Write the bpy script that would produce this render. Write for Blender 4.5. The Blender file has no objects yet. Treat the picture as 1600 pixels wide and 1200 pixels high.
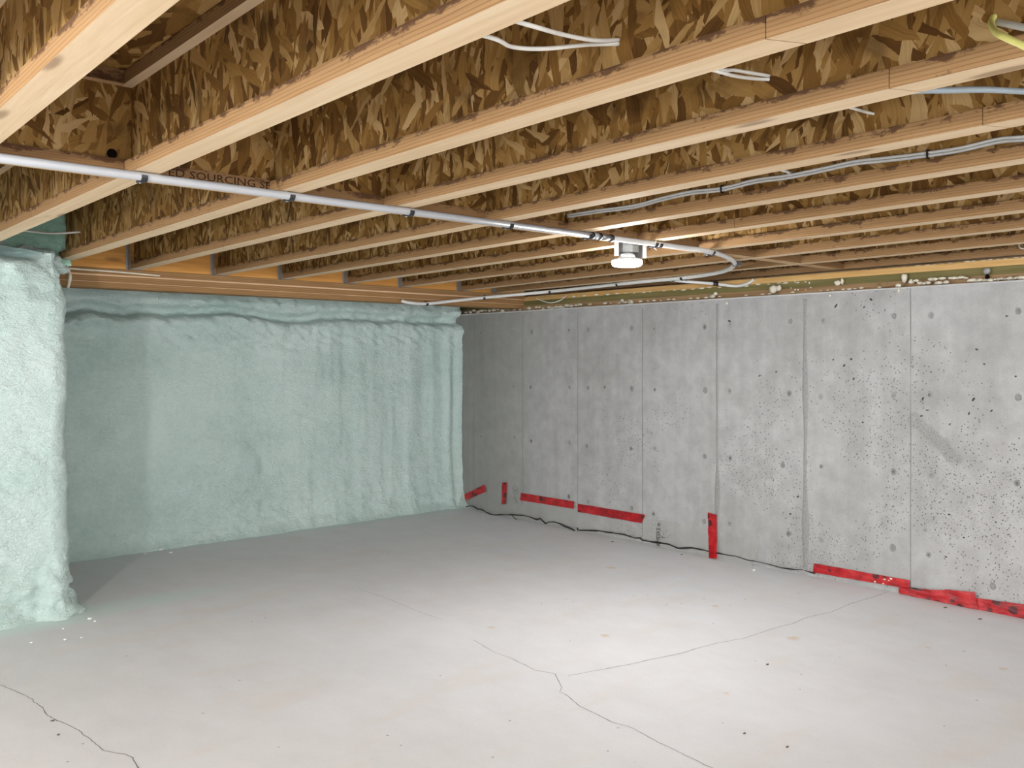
import bpy, bmesh, math, random
from mathutils import Vector, noise, Matrix
random.seed(7)
S = bpy.context.scene
COL = S.collection
# ---------------------------------------------------------------- camera, world, lights, exposure
F, YAW, HOR, EYE = 1400.0, 0.7175, 562.0, 1.145
cd = bpy.data.cameras.new('camera'); cam = bpy.data.objects.new('camera', cd); COL.objects.link(cam)
cd.sensor_width = 36; cd.lens = F / 1600 * 36; cd.shift_y = (HOR - 600) / 1600; cd.clip_start = .02
cam.location = (0, 0, EYE); cam.rotation_euler = (math.pi / 2, 0, -YAW)
S.camera = cam
w = bpy.data.worlds.new('world'); S.world = w; w.use_nodes = True
w.node_tree.nodes['Background'].inputs[0].default_value = (1, 1, 1, 1)
w.node_tree.nodes['Background'].inputs[1].default_value = 1.25
S.view_settings.view_transform = 'Standard'; S.view_settings.look = 'None'
S.view_settings.gamma = 1; S.view_settings.use_curve_mapping = False
S.view_settings.exposure = 2.15
def lamp(name, loc, power, r=.05, col=(1, .995, .985)):
    l = bpy.data.lights.new(name, 'POINT'); l.energy = power; l.shadow_soft_size = r; l.color = col
    o = bpy.data.objects.new(name, l); COL.objects.link(o); o.location = loc; return o
# left bulb inferred from the stub wall's shadow; the other two are added fill
lamp('unseen_light', (-.62, 1.70, 1.50), 17.5)
lamp('unseen_light', (1.0, -1.9, 1.50), 16)  # added behind the camera to even out the light
lamp('unseen_light', (-2.6, -1.35, 1.50), 22)  # added fill, lined up with the left bulb's shadow edge
LAMP_EMIT = 105

CY, SY = math.cos(YAW), math.sin(YAW)
def at(u, v, x=None, y=None, z=None):
    """point of the place seen at photo pixel (u, v) on the real plane x=, y= or z="""
    a = (u - 800) / F; b = -(v - HOR) / F
    X, Y, Z = SY + a * CY, CY - a * SY, b
    t = x / X if x is not None else y / Y if y is not None else (z - EYE) / Z
    return Vector((X * t, Y * t, EYE + Z * t))

XW, ZW = 4.317, 1.497          # inner face and top of the concrete wall on the right
# ---------------------------------------------------------------- materials
class N:
    def __init__(s, name):
        s.m = bpy.data.materials.new(name); s.m.use_nodes = True; s.t = s.m.node_tree
        s.b = s.t.nodes['Principled BSDF']
    def n(s, typ, ins=None, **kw):
        d = s.t.nodes.new('ShaderNode' + typ)
        for k, v in kw.items(): setattr(d, k, v)
        for k, v in (ins or {}).items():
            if isinstance(v, bpy.types.NodeSocket): s.t.links.new(v, d.inputs[k])
            else: d.inputs[k].default_value = v
        return d
    def math(s, op, a, b=0, c=0, clamp=False):
        return s.n('Math', {0: a, 1: b, 2: c}, operation=op, use_clamp=clamp).outputs[0]
    def mix(s, f, a, b):
        d = s.t.nodes.new('ShaderNodeMix'); d.data_type = 'RGBA'
        for i, v in ((0, f), (6, a), (7, b)):
            if isinstance(v, bpy.types.NodeSocket): s.t.links.new(v, d.inputs[i])
            else: d.inputs[i].default_value = v if i == 0 else (*v[:3], 1)
        return d.outputs[2]
    def mixf(s, f, a, b):
        d = s.t.nodes.new('ShaderNodeMix'); d.data_type = 'FLOAT'
        for i, v in ((0, f), (2, a), (3, b)):
            if isinstance(v, bpy.types.NodeSocket): s.t.links.new(v, d.inputs[i])
            else: d.inputs[i].default_value = v
        return d.outputs[0]
    def ramp(s, f, stops, interp='LINEAR'):
        d = s.n('ValToRGB', {0: f}); e = d.color_ramp.elements; d.color_ramp.interpolation = interp
        while len(e) < len(stops): e.new(.5)
        for q, (p, c) in zip(e, stops):
            q.position = p; q.color = (*c, 1) if len(c) == 3 else c
        return d.outputs[0]
    def step(s, f, lo, hi):
        return s.n('MapRange', {0: f, 1: lo, 2: hi, 3: 0., 4: 1.}, interpolation_type='SMOOTHSTEP').outputs[0]
    def obj(s):
        return s.n('TexCoord').outputs['Object']
    def scale(s, vec, sc):
        return s.n('VectorMath', {0: vec, 1: sc}, operation='MULTIPLY').outputs[0]
    def rnd(s, vec, amt=37.):
        r = s.n('ObjectInfo').outputs['Random']
        k = s.math('MULTIPLY', r, amt)
        return s.n('VectorMath', {0: vec, 1: s.n('CombineXYZ', {0: k, 1: k, 2: k}).outputs[0]}, operation='ADD').outputs[0]
    def noise(s, vec, sc, det=4, rough=.55, dist=0., dim='3D'):
        return s.n('TexNoise', {'Vector': vec, 'Scale': sc, 'Detail': det, 'Roughness': rough, 'Distortion': dist}, noise_dimensions=dim).outputs[0]
    def vor(s, vec, sc, out='Distance', feat='F1', dim='3D'):
        return s.n('TexVoronoi', {'Vector': vec, 'Scale': sc}, feature=feat, voronoi_dimensions=dim).outputs[out]
    def sep(s, vec):
        return s.n('SeparateXYZ', {0: vec}).outputs
    def bump(s, h, st, dist=.01):
        s.t.links.new(s.n('Bump', {'Strength': st, 'Distance': dist, 'Height': h}).outputs[0], s.b.inputs['Normal'])
    def out(s, col, rough=.7, spec=.3, metal=0.):
        for k, v in (('Base Color', col), ('Roughness', rough), ('Specular IOR Level', spec), ('Metallic', metal)):
            if isinstance(v, bpy.types.NodeSocket): s.t.links.new(v, s.b.inputs[k])
            else: s.b.inputs[k].default_value = (*v, 1) if k == 'Base Color' else v
        return s.m

def osb(name, swz, stops, wide=.0165, long=.075, spread=1.0):
    M = N(name); o = M.rnd(M.obj()); x, y, z = M.sep(o)
    a, b = {'yz': (y, z), 'xy': (x, y), 'xz': (x, z)}[swz]
    v = M.n('CombineXYZ', {0: a, 1: b}).outputs[0]
    wob = M.n('TexNoise', {'Vector': v, 'Scale': 26., 'Detail': 2.}).outputs['Color']
    wob = M.n('VectorMath', {0: wob, 1: (.5, .5, .5)}, operation='SUBTRACT').outputs[0]
    v = M.n('VectorMath', {0: v, 1: M.scale(wob, (.012, .012, 0))}, operation='ADD').outputs[0]
    tone = pr = None
    for i, (ang, k) in enumerate(((0.06, 1), (.42, .9), (-.38, 1.1), (1.0, .8), (-.95, .85), (.15, .55))):
        r = M.n('VectorRotate', {'Vector': v, 'Angle': ang * spread}, rotation_type='Z_AXIS').outputs[0]
        q = M.scale(r, (k / wide, k / long, 1)); q = M.n('VectorMath', {0: q, 1: (i * 17.3, i * 9.1, 0)}, operation='ADD').outputs[0]
        c = M.sep(M.vor(q, 1., 'Color', dim='2D'))
        fib = M.noise(M.scale(q, (5, .35, 1)), 1.2, 2, dim='2D')
        tn = M.math('ADD', M.math('MULTIPLY', c[1], .86), M.math('MULTIPLY', fib, .30))
        if tone is None: tone, pr = tn, c[0]
        else:
            g = M.math('GREATER_THAN', c[0], pr)
            tone = M.mixf(g, tone, tn); pr = M.math('MAXIMUM', pr, c[0])
    col = M.ramp(tone, stops)
    dark = M.noise(v, 9., 3)
    col = M.mix(M.step(dark, .52, .72), col, M.mix(.5, col, (.03, .015, .005)))
    M.bump(tone, .5, .004)
    return M.out(col, .75, .15)
OSBC = [(.0, (.035, .013, .003)), (.22, (.105, .047, .010)), (.48, (.20, .102, .024)), (.70, (.285, .160, .045)), (.88, (.35, .215, .08)), (1., (.46, .31, .14))]

def wood(name, c0, c1, c2, axis='y', knots=True, stain=None, fine=1.):
    M = N(name); o = M.rnd(M.obj(), 13.)
    sc = {'y': (1, .045, 1), 'x': (.045, 1, 1)}[axis]
    q = M.scale(o, sc)
    g = M.noise(q, 55. * fine, 5, .6, .4)
    big = M.noise(q, 9., 3)
    col = M.ramp(M.math('ADD', M.math('MULTIPLY', g, .7), M.math('MULTIPLY', big, .3)), [(.3, c0), (.52, c1), (.75, c2)])
    if knots:
        kq = M.scale(o, {'y': (9, 2.2, 9), 'x': (2.2, 9, 9)}[axis])
        k = M.vor(kq, 1.)
        col = M.mix(M.step(k, .16, .08), col, M.mix(.55, col, (.12, .05, .02)))
    if stain:
        s_ = M.noise(M.scale(o, {'y': (3, 1, 3), 'x': (1, 3, 3)}[axis]), 6., 5, .7)
        col = M.mix(M.step(s_, .55, .72), col, stain)
    M.bump(g, .25, .002)
    return M.out(col, .7, .2)

def lvl_edge(name, c0, c1, axis='y', n=300., dirt=True):
    """edge of laminated veneer: thin dark glue lines along the length, scuffed and glue stained"""
    M = N(name); o = M.obj(); z = M.sep(o)[2]
    ob = M.rnd(o, 11.)
    wv = M.noise(M.scale(ob, {'y': (1, .12, 1), 'x': (.12, 1, 1)}[axis]), 14., 3)
    ph = M.math('ADD', M.math('MULTIPLY', z, n), M.math('MULTIPLY', wv, 2.2))
    ln = M.math('ABSOLUTE', M.math('SUBTRACT', M.math('FRACT', ph), .5))
    g = M.noise(M.scale(ob, {'y': (1, .05, 1), 'x': (.05, 1, 1)}[axis]), 90., 4, .6)
    col = M.mix(g, c0, c1)
    col = M.mix(M.math('MULTIPLY', M.step(ln, .18, .04), .42), col, (.085, .035, .012))
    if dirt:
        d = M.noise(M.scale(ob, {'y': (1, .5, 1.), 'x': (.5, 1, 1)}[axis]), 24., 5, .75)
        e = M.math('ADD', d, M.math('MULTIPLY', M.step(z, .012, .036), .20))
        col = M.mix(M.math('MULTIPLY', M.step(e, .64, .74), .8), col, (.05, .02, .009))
    M.bump(g, .3, .002)
    return M.out(col, .75, .15)

def plain(name, col, rough=.5, spec=.4, metal=0., var=.12, sc=30.):
    M = N(name); n = M.noise(M.obj(), sc, 3)
    c = M.mix(n, [max(0, k * (1 - var)) for k in col], [min(1, k * (1 + var)) for k in col])
    return M.out(c, rough, spec, metal)

def concrete_wall():
    M = N('formed_concrete'); o = M.obj(); x, y, z = M.sep(o)
    big = M.noise(o, 1.3, 5, .6); mid = M.noise(o, 9., 5, .65)
    st = M.noise(M.scale(o, (1, 9, .35)), 1.6, 5, .6)
    f = M.math('ADD', M.math('MULTIPLY', big, .42), M.math('ADD', M.math('MULTIPLY', mid, .40), M.math('MULTIPLY', st, .18)))
    col = M.ramp(f, [(.34, (.265, .265, .26)), (.5, (.355, .355, .353)), (.66, (.45, .45, .453))])
    # dimness of the far corner painted into the colour, with a stain band
    dim_soil = M.math('MULTIPLY', M.step(y, 4.3, 5.5), M.math('ADD', .25, M.math('MULTIPLY', st, .75)))
    col = M.mix(dim_soil, col, (.17, .165, .145))
    # sandy scoured patches
    sand = M.math('MULTIPLY', M.step(M.noise(o, 2.6, 6, .62), .56, .64), M.noise(o, 60., 3))
    col = M.mix(M.math('MULTIPLY', sand, .5), col, (.25, .25, .235))
    grit = M.noise(o, 170., 2)
    col = M.mix(M.math('MULTIPLY', M.step(grit, .58, .72), .35), col, (.16, .16, .15))
    # bug holes of three sizes
    dens = M.math('MULTIPLY', M.step(M.noise(o, 1.7, 3), .40, .62), M.step(y, 5.2, 2.6))
    dens = M.math('MULTIPLY', dens, M.mixf(M.step(z, 1.3, .5), .35, 1.))
    pits = None
    for sc, th, dm in ((34., .15, .55), (64., .22, .8), (115., .22, .6)):
        vv = M.n('TexVoronoi', {'Vector': o, 'Scale': sc, 'Randomness': 1.})
        hit = M.math('LESS_THAN', M.sep(vv.outputs['Color'])[0], M.math('MULTIPLY', dens, dm))
        wv = M.math('ADD', vv.outputs['Distance'], M.math('MULTIPLY', M.noise(o, sc * 3, 2), .12))
        p = M.math('MULTIPLY', M.step(wv, th + .06, th), hit)
        pits = p if pits is None else M.math('MAXIMUM', pits, p)
    col = M.mix(M.math('MULTIPLY', pits, .8), col, (.055, .055, .05))
    a_, b_ = at(1428, 655, x=XW), at(1492, 716, x=XW)
    uy, uz = b_.y - a_.y, b_.z - a_.z; L2 = uy * uy + uz * uz
    py, pz = M.math('SUBTRACT', y, a_.y), M.math('SUBTRACT', z, a_.z)
    t_ = M.math('DIVIDE', M.math('ADD', M.math('MULTIPLY', py, uy), M.math('MULTIPLY', pz, uz)), L2, clamp=True)
    dy, dz = M.math('SUBTRACT', py, M.math('MULTIPLY', t_, uy)), M.math('SUBTRACT', pz, M.math('MULTIPLY', t_, uz))
    ds = M.math('SQRT', M.math('ADD', M.math('MULTIPLY', dy, dy), M.math('MULTIPLY', dz, dz)))
    ds = M.math('ADD', ds, M.math('MULTIPLY', M.math('SUBTRACT', M.noise(o, 16., 5, .7), .5), .07))
    sc_ = M.step(ds, .045, .02)
    col = M.mix(M.math('MULTIPLY', sc_, M.math('ADD', .25, M.math('MULTIPLY', M.step(grit, .40, .60), .55))), col, (.20, .20, .185))
    h = M.math('SUBTRACT', M.math('MULTIPLY', M.math('ADD', mid, grit), .3), pits)
    M.bump(h, .5, .003)
    return M.out(col, .85, .2)

def concrete_floor():
    M = N('slab_concrete'); o = M.obj(); x, y, z = M.sep(o)
    big = M.noise(o, .9, 4, .6); mid = M.noise(M.scale(o, (1.6, .8, 1)), 5., 5, .65); fine = M.noise(o, 120., 3)
    f = M.math('ADD', M.math('MULTIPLY', big, .45), M.math('ADD', M.math('MULTIPLY', mid, .35), M.math('MULTIPLY', fine, .2)))
    col = M.ramp(f, [(.35, (.61, .615, .63)), (.5, (.665, .675, .70)), (.65, (.71, .725, .755))])
    warm = M.step(M.noise(M.scale(o, (1, 3, 1)), 1.7, 4), .52, .68)
    col = M.mix(M.math('MULTIPLY', warm, .35), col, (.66, .61, .57))
    rust = None; wob = M.math('MULTIPLY', M.math('SUBTRACT', M.noise(o, 35., 4, .7), .5), .05)
    for u_, v_, r_ in ((1240, 997, .038), (1568, 1045, .022), (1118, 947, .026), (768, 980, .02), (945, 993, .03), (1450, 1012, .016), (955, 887, .04), (1135, 1083, .018)):
        p = at(u_, v_, z=0)
        dx, dy = M.math('SUBTRACT', x, p.x), M.math('SUBTRACT', y, p.y)
        q = M.math('ADD', M.math('SQRT', M.math('ADD', M.math('MULTIPLY', dx, dx), M.math('MULTIPLY', dy, dy))), wob)
        q = M.step(q, r_, r_ * .2); rust = q if rust is None else M.math('MAXIMUM', rust, q)
    col = M.mix(M.math('MULTIPLY', rust, .5), col, (.58, .40, .2))
    sp = M.n('TexVoronoi', {'Vector': o, 'Scale': 14.})
    spk = M.math('MULTIPLY', M.step(sp.outputs['Distance'], .085, .05), M.math('LESS_THAN', M.sep(sp.outputs['Color'])[0], .22))
    col = M.mix(M.math('MULTIPLY', spk, .55), col, (.14, .12, .10))
    # mint overspray lying on the slab where the foam was sprayed
    n = M.math('MULTIPLY', M.math('SUBTRACT', M.noise(o, 7., 5, .7), .5), .16)
    front = M.math('MULTIPLY', M.step(M.math('ADD', y, n), 4.10, 4.26), M.step(M.math('ADD', x, n), 1.30, 1.14))
    ex = M.math('DIVIDE', M.math('SUBTRACT', x, 1.30), .72); ey = M.math('DIVIDE', M.math('SUBTRACT', y, 4.34), .15)
    r = M.math('SQRT', M.math('ADD', M.math('MULTIPLY', ex, ex), M.math('MULTIPLY', ey, ey)))
    sm = M.math('MULTIPLY', M.step(M.math('ADD', r, M.math('MULTIPLY', n, 3)), 1.1, .4), .85)
    back = M.math('MULTIPLY', M.step(M.math('ADD', y, n), 5.36, 5.46), .7)
    ov = M.math('MAXIMUM', M.math('MAXIMUM', front, sm), back)
    col = M.mix(M.math('MULTIPLY', ov, .8), col, (.60, .745, .72))
    M.bump(M.math('ADD', M.math('MULTIPLY', mid, .5), M.math('MULTIPLY', fine, .3)), .25, .003)
    return M.out(col, .7, .3)

def foam_mat(nm='spray_foam', k=(1, 1, 1)):
    M = N(nm); o = M.obj()
    n1 = M.noise(o, 2.2, 5, .6); n2 = M.noise(o, 40., 3)
    f = M.math('ADD', M.math('MULTIPLY', n1, .75), M.math('MULTIPLY', n2, .25))
    col = M.ramp(f, [(.35, (.43, .56, .53)), (.5, (.52, .645, .62)), (.68, (.60, .71, .69))])
    col = M.n('Mix', {6: col, 7: (*k, 1), 0: 1.}, data_type='RGBA', blend_type='MULTIPLY').outputs[2]
    mv = M.scale(o, (1, 1, 1.5))
    h = M.math('ADD', M.noise(mv, 55., 4, .6, .6), M.math('MULTIPLY', M.noise(mv, 130., 2), .4))
    M.bump(h, .9, .012)
    return M.out(col, .6, .25)

def tape_mat():
    M = N('red_sheathing_tape'); o = M.rnd(M.obj(), 3.)
    n = M.noise(o, 16., 5, .65); cr = M.noise(M.scale(o, (1, 1, 5)), 14., 4, .6, 1.)
    col = M.ramp(n, [(.35, (.22, .005, .009)), (.52, (.40, .009, .014)), (.7, (.52, .03, .03))])
    v = M.vor(o, 13.); bl = M.step(M.math('ADD', v, M.math('MULTIPLY', n, .12)), .36, .28)
    col = M.mix(M.math('MULTIPLY', bl, .85), col, (.035, .008, .01))
    M.bump(cr, .9, .006)
    return M.out(col, .28, .5)

def film_mat():
    M = N('clear_poly_film'); t = M.t
    tr = M.n('BsdfTransparent', {0: (.93, .93, .92, 1)}).outputs[0]
    M.out((.75, .76, .74), .35, .4)
    n = M.noise(M.obj(), 12., 3)
    M.bump(n, .4, .004)
    mx = M.n('MixShader', {0: M.math('ADD', .06, M.math('MULTIPLY', n, .16)), 1: tr, 2: M.b.outputs[0]}).outputs[0]
    t.links.new(mx, t.nodes['Material Output'].inputs[0]); return M.m

def emit(name, col, st):
    M = N(name); M.out(col, .4)
    M.b.inputs['Emission Color'].default_value = (*col, 1); M.b.inputs['Emission Strength'].default_value = st
    return M.m

MAT = dict(
    web=osb('strand_board_web', 'yz', OSBC), block=osb('strand_board_block', 'xz', OSBC),
    deck=osb('strand_board_deck', 'xy', OSBC, .03, .12),
    flange=wood('pine_flange', (.56, .41, .25), (.65, .50, .325), (.72, .58, .41), 'y', True),
    flange_x=wood('pine_flange_across', (.42, .26, .13), (.55, .38, .21), (.66, .49, .31), 'x', True),
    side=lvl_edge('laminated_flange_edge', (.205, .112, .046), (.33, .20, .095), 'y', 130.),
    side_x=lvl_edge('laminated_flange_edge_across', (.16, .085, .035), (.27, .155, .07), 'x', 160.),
    lvl_face=wood('orange_veneer', (.42, .18, .04), (.60, .29, .075), (.68, .40, .14), 'x', True, fine=.6),
    lvl_brown=lvl_edge('brown_laminated_beam', (.23, .125, .05), (.37, .22, .10), 'x', 95., False),
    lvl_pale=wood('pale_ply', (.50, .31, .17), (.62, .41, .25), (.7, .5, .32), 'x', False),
    plate=wood('orange_plate_wood', (.40, .22, .07), (.55, .34, .13), (.66, .45, .21), 'y', True),
    green=wood('green_treated_wood', (.11, .10, .035), (.17, .145, .055), (.24, .20, .085), 'y', False, (.20, .13, .05)),
    sill=wood('brown_sill_wood', (.22, .13, .06), (.36, .23, .12), (.5, .35, .2), 'y', True, (.10, .06, .03)),
    concrete=concrete_wall(), slab=concrete_floor(), foam=foam_mat(), foam_thin=foam_mat('thin_green_foam', (.72, .98, .84)),
    seam=plain('seam_concrete', (.21, .21, .205), .9, .1, sc=60), seam_pale=plain('seam_paste', (.255, .255, .25), .9, .1, var=.3, sc=70), lip=plain('pale_mortar', (.44, .445, .45), .8, .2),
    tie=plain('tie_hole_dark', (.13, .13, .12), .9, .1, var=.5, sc=140), ring=plain('tie_ring', (.24, .24, .235), .9, .1, var=.3, sc=120), ring2=plain('tie_ring_pale', (.29, .29, .285), .9, .1, var=.25, sc=120), tie2=plain('tie_hole_grey', (.20, .20, .19), .9, .1, var=.5, sc=140),
    pit=plain('bug_hole_dark', (.05, .05, .045), .95, .05), crack=plain('crack_dark', (.10, .09, .085), .95, .05),
    pvc=plain('grey_white_conduit', (.37, .38, .40), .35, .5, var=.05), pvc2=plain('white_flexible_conduit', (.58, .58, .57), .4, .4, var=.05), black=plain('black_plastic', (.012, .013, .016), .4, .5),
    steel=plain('galvanised_steel', (.27, .275, .27), .5, .5, .6, var=.3, sc=50),
    white=plain('white_cable', (.62, .61, .57), .45, .4), grey=plain('grey_cable', (.56, .57, .57), .4, .5),
    dgrey=plain('blue_grey_cable', (.25, .30, .33), .4, .5), yellow=plain('yellow_cable', (.62, .60, .19), .45, .4),
    tape=tape_mat(), film=film_mat(), seal=plain('black_sealant', (.012, .012, .014), .35, .5),
    bead=plain('cream_foam', (.68, .63, .52), .8, .2, var=.2, sc=40), gball=plain('grey_foam', (.33, .33, .31), .8, .2),
    ink=plain('black_ink', (.02, .018, .016), .8, .1), rink=plain('brown_ink', (.035, .018, .01), .8, .1),
    pencil=plain('pencil', (.16, .17, .165), .9, .1),
    lampbody=plain('white_lampholder', (.72, .73, .74), .45, .4), glow=emit('lit_diffuser', (1., .995, .985), LAMP_EMIT),
    hole=plain('knockout_dark', (.008, .006, .005), .95, .0), chip=plain('dark_chip', (.10, .08, .06), .8, .1), crumb=plain('foam_crumb', (.72, .73, .70), .8, .2),
)
# ---------------------------------------------------------------- object helpers
def mesh(name, vs, fs, mats, parent=None, idx=None, smooth=False, origin=None):
    me = bpy.data.meshes.new(name)
    og = Vector(origin) if origin is not None else Vector((0, 0, 0))
    me.from_pydata([tuple(Vector(v) - og) for v in vs], [], fs)
    for m in (mats if isinstance(mats, (list, tuple)) else [mats]): me.materials.append(MAT[m])
    if idx: me.polygons.foreach_set('material_index', idx)
    if smooth: me.polygons.foreach_set('use_smooth', [True] * len(me.polygons))
    me.update()
    o = bpy.data.objects.new(name, me); COL.objects.link(o); o.location = og
    if parent is not None:
        o.parent = parent
        o.matrix_parent_inverse = Matrix.Translation(-wloc(parent))
    return o
def wloc(o):
    return o.location if o.parent is None or True else o.location
def empty(name, loc, label, cat, group=None):
    o = bpy.data.objects.new(name, None); COL.objects.link(o); o.location = loc; o.empty_display_size = .05
    return tag(o, label, cat, group)
def tag(o, label, cat, group=None):
    o['label'] = label; o['category'] = cat
    if group: o['group'] = group
    return o
def struct(o): o['kind'] = 'structure'; return o
QF = [(0, 3, 2, 1), (4, 5, 6, 7), (0, 1, 5, 4), (1, 2, 6, 5), (2, 3, 7, 6), (3, 0, 4, 7)]
def boxv(x0, x1, y0, y1, z0, z1):
    return [(x0, y0, z0), (x1, y0, z0), (x1, y1, z0), (x0, y1, z0), (x0, y0, z1), (x1, y0, z1), (x1, y1, z1), (x0, y1, z1)]
def merge(parts):
    V, Fc = [], []
    for v, f in parts:
        b = len(V); V += list(v); Fc += [tuple(i + b for i in q) for q in f]
    return V, Fc
def box(name, b, mats, parent=None, idx=None, origin=None):
    return mesh(name, boxv(*b), QF, mats, parent, idx, origin=origin)
def smoothpath(pts, n=8):
    P = [Vector(p) for p in pts]; out = []
    for i in range(len(P) - 1):
        a, b, c, d = P[max(i - 1, 0)], P[i], P[i + 1], P[min(i + 2, len(P) - 1)]
        for k in range(n):
            t = k / n
            out.append(.5 * ((2 * b) + (c - a) * t + (2 * a - 5 * b + 4 * c - d) * t * t + (3 * b - a - 3 * c + d) * t ** 3))
    out.append(P[-1]); return out
def tubev(path, r, k=10, flat=1., cap=True):
    V, Fc = [], []; up = Vector((0, 0, 1)); n = len(path)
    for i, p in enumerate(path):
        t = (path[min(i + 1, n - 1)] - path[max(i - 1, 0)]).normalized()
        s_ = t.cross(up if abs(t.z) < .95 else Vector((1, 0, 0))).normalized(); q = s_.cross(t)
        rr = r[i] if isinstance(r, (list, tuple)) else r
        for j in range(k):
            a = 2 * math.pi * j / k; V.append(p + s_ * math.cos(a) * rr + q * math.sin(a) * rr * flat)
    for i in range(n - 1):
        for j in range(k):
            Fc.append((i * k + j, i * k + (j + 1) % k, (i + 1) * k + (j + 1) % k, (i + 1) * k + j))
    if cap: Fc += [tuple(range(k - 1, -1, -1)), tuple((n - 1) * k + j for j in range(k))]
    return V, Fc
def tube(name, pts, r, mat, parent=None, k=10, n=8, flat=1., origin=None, sm=True):
    v, f = tubev(smoothpath(pts, n) if n else [Vector(p) for p in pts], r, k, flat)
    return mesh(name, v, f, mat, parent, smooth=sm, origin=origin if origin is not None else (pts[0] if parent is None else wloc(parent)))
def lathe(prof, k=24, cx=0, cy=0):
    V, Fc = [], []
    for r, z in prof:
        for j in range(k):
            a = 2 * math.pi * j / k; V.append((cx + r * math.cos(a), cy + r * math.sin(a), z))
    for i in range(len(prof) - 1):
        for j in range(k): Fc.append((i * k + j, i * k + (j + 1) % k, (i + 1) * k + (j + 1) % k, (i + 1) * k + j))
    Fc += [tuple(range(k - 1, -1, -1)), tuple((len(prof) - 1) * k + j for j in range(k))]
    return V, Fc
def blobv(c, r, sx=1, sy=1, sz=1, seed=0, sub=2, rough=.35, fr=1.6):
    bm = bmesh.new(); bmesh.ops.create_icosphere(bm, subdivisions=sub, radius=1)
    V = []
    for v in bm.verts:
        d = 1 + rough * noise.noise(v.co * fr + Vector((seed * 3.7, seed, 1)))
        V.append(Vector(c) + Vector((v.co.x * sx, v.co.y * sy, v.co.z * sz)) * r * d)
    Fc = [tuple(v.index for v in f.verts) for f in bm.faces]; bm.free()
    return V, Fc
def sstep(x, a, b):
    t = min(1, max(0, (x - a) / (b - a))); return t * t * (3 - 2 * t)
def fbm(p, o=4): return noise.fractal(Vector(p), .9, 2.0, o)

JB, JT = 1.621, 1.892          # underside and top of the joists
FW, FH, WT_ = .0635, .036, .0095
# ---------------------------------------------------------------- the setting
fl = struct(box('floor', (-3.4, 4.6, -3.6, 5.9, -.12, 0), 'slab'))
cl = struct(box('ceiling', (-3.4, 4.8, -3.6, 5.9, JT, JT + .02), 'deck'))
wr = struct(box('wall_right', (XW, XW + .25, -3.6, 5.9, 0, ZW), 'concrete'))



def ridge(name, y, z0, z1, wdt, amp, seed, mat, parent, nn=46, dep=.0035):
    """vertical form seam: a thin uneven ridge of paste left between two form panels"""
    V, Fc = [], []
    for i in range(nn + 1):
        z = z0 + (z1 - z0) * i / nn
        c = y + amp * noise.noise(Vector((seed, z * 3, 0))); hw = wdt * (.6 + .55 * noise.noise(Vector((seed + 5, z * 5, 2))))
        hw = max(hw, wdt * .25)
        d = dep * (.7 + .5 * noise.noise(Vector((seed, z * 9, 7))))
        V += [(XW + .002, c - hw, z), (XW - d, c - hw * .3, z), (XW - d, c + hw * .3, z), (XW + .002, c + hw, z)]
    for i in range(nn):
        for j in range(3): a = i * 4 + j; Fc.append((a, a + 1, a + 5, a + 4))
    return mesh(name, V, Fc, mat, parent)
for i, (u, wd) in enumerate(((741, .004), (817, .0035), (903, .0035), (1004, .008), (1121, .026), (1258, .030), (1423, .0035), (1640, .006))):
    yy = at(u, 650, x=XW).y
    ridge('form_seam', yy, .10 if i < 3 else .03, 1.47 if i < 6 else 1.49, wd, .004 if wd > .004 else .001, i * 3.1, 'seam' if wd < .01 else 'seam_pale', wr)
TIES = [(752,520),(803,518),(831,519),(889,516),(919,515),(803,604),(829,605),(890,605),(919,606),(945,605),(753,599),(804,683),(830,689),(890,692),(917,697),(752,682),
 (987,513),(1022,514),(1101,511),(1141,507),(987,607),(1023,609),(1102,610),(1140,611),(986,701),(1023,701),(1101,713),(1141,716),(1235,502),(1286,501),(1233,615),(1282,620),
 (1223,727),(1283,729),(1397,494),(1396,618),(1396,737),(1455,493),(1591,486),(1452,617),(1591,621),(805,766),(889,776),(919,784),(987,794),(1021,803),(1100,815),(1140,818),
 (1232,834),(1283,844),(1395,856),(1451,867),(1551,916),(1455,742),(1589,755)]
for i, (u, v) in enumerate(TIES):
    p = at(u, v, x=XW); rr = .0105 + .004 * random.random(); k = 12
    V, Fc = [], []
    for r_, dx in ((rr * 1.25, .002), (rr, -.0022), (rr * .72, -.001), (rr * .55, .0015)):
        for j in range(k):
            a = 2 * math.pi * j / k; q = r_ * (1 + .18 * noise.noise(Vector((i, math.cos(a) * 1.3, math.sin(a) * 1.3))))
            V.append((XW + dx - .0005, p.y + q * math.cos(a), p.z + q * math.sin(a) * 1.15))
    for g in range(3):
        for j in range(k): Fc.append((g * k + j, g * k + (j + 1) % k, (g + 1) * k + (j + 1) % k, (g + 1) * k + j))
    ids = [0] * (3 * k); pass
    # dark socket lying in the ring
    Fc.append(tuple(3 * k + j for j in range(k))); ids.append(1)
    V2 = [(x - .0008 if n_ >= 3 * k else x, y, z) for n_, (x, y, z) in enumerate(V)]
    V2 = [(XW - .0012 if n_ >= 3 * k else x, y, z) for n_, (x, y, z) in enumerate(V2)]
    mesh('tie_mark', V2, Fc, [('ring', 'ring2')[i % 2], ('tie', 'ring', 'tie2')[i % 3]], wr, ids)
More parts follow.
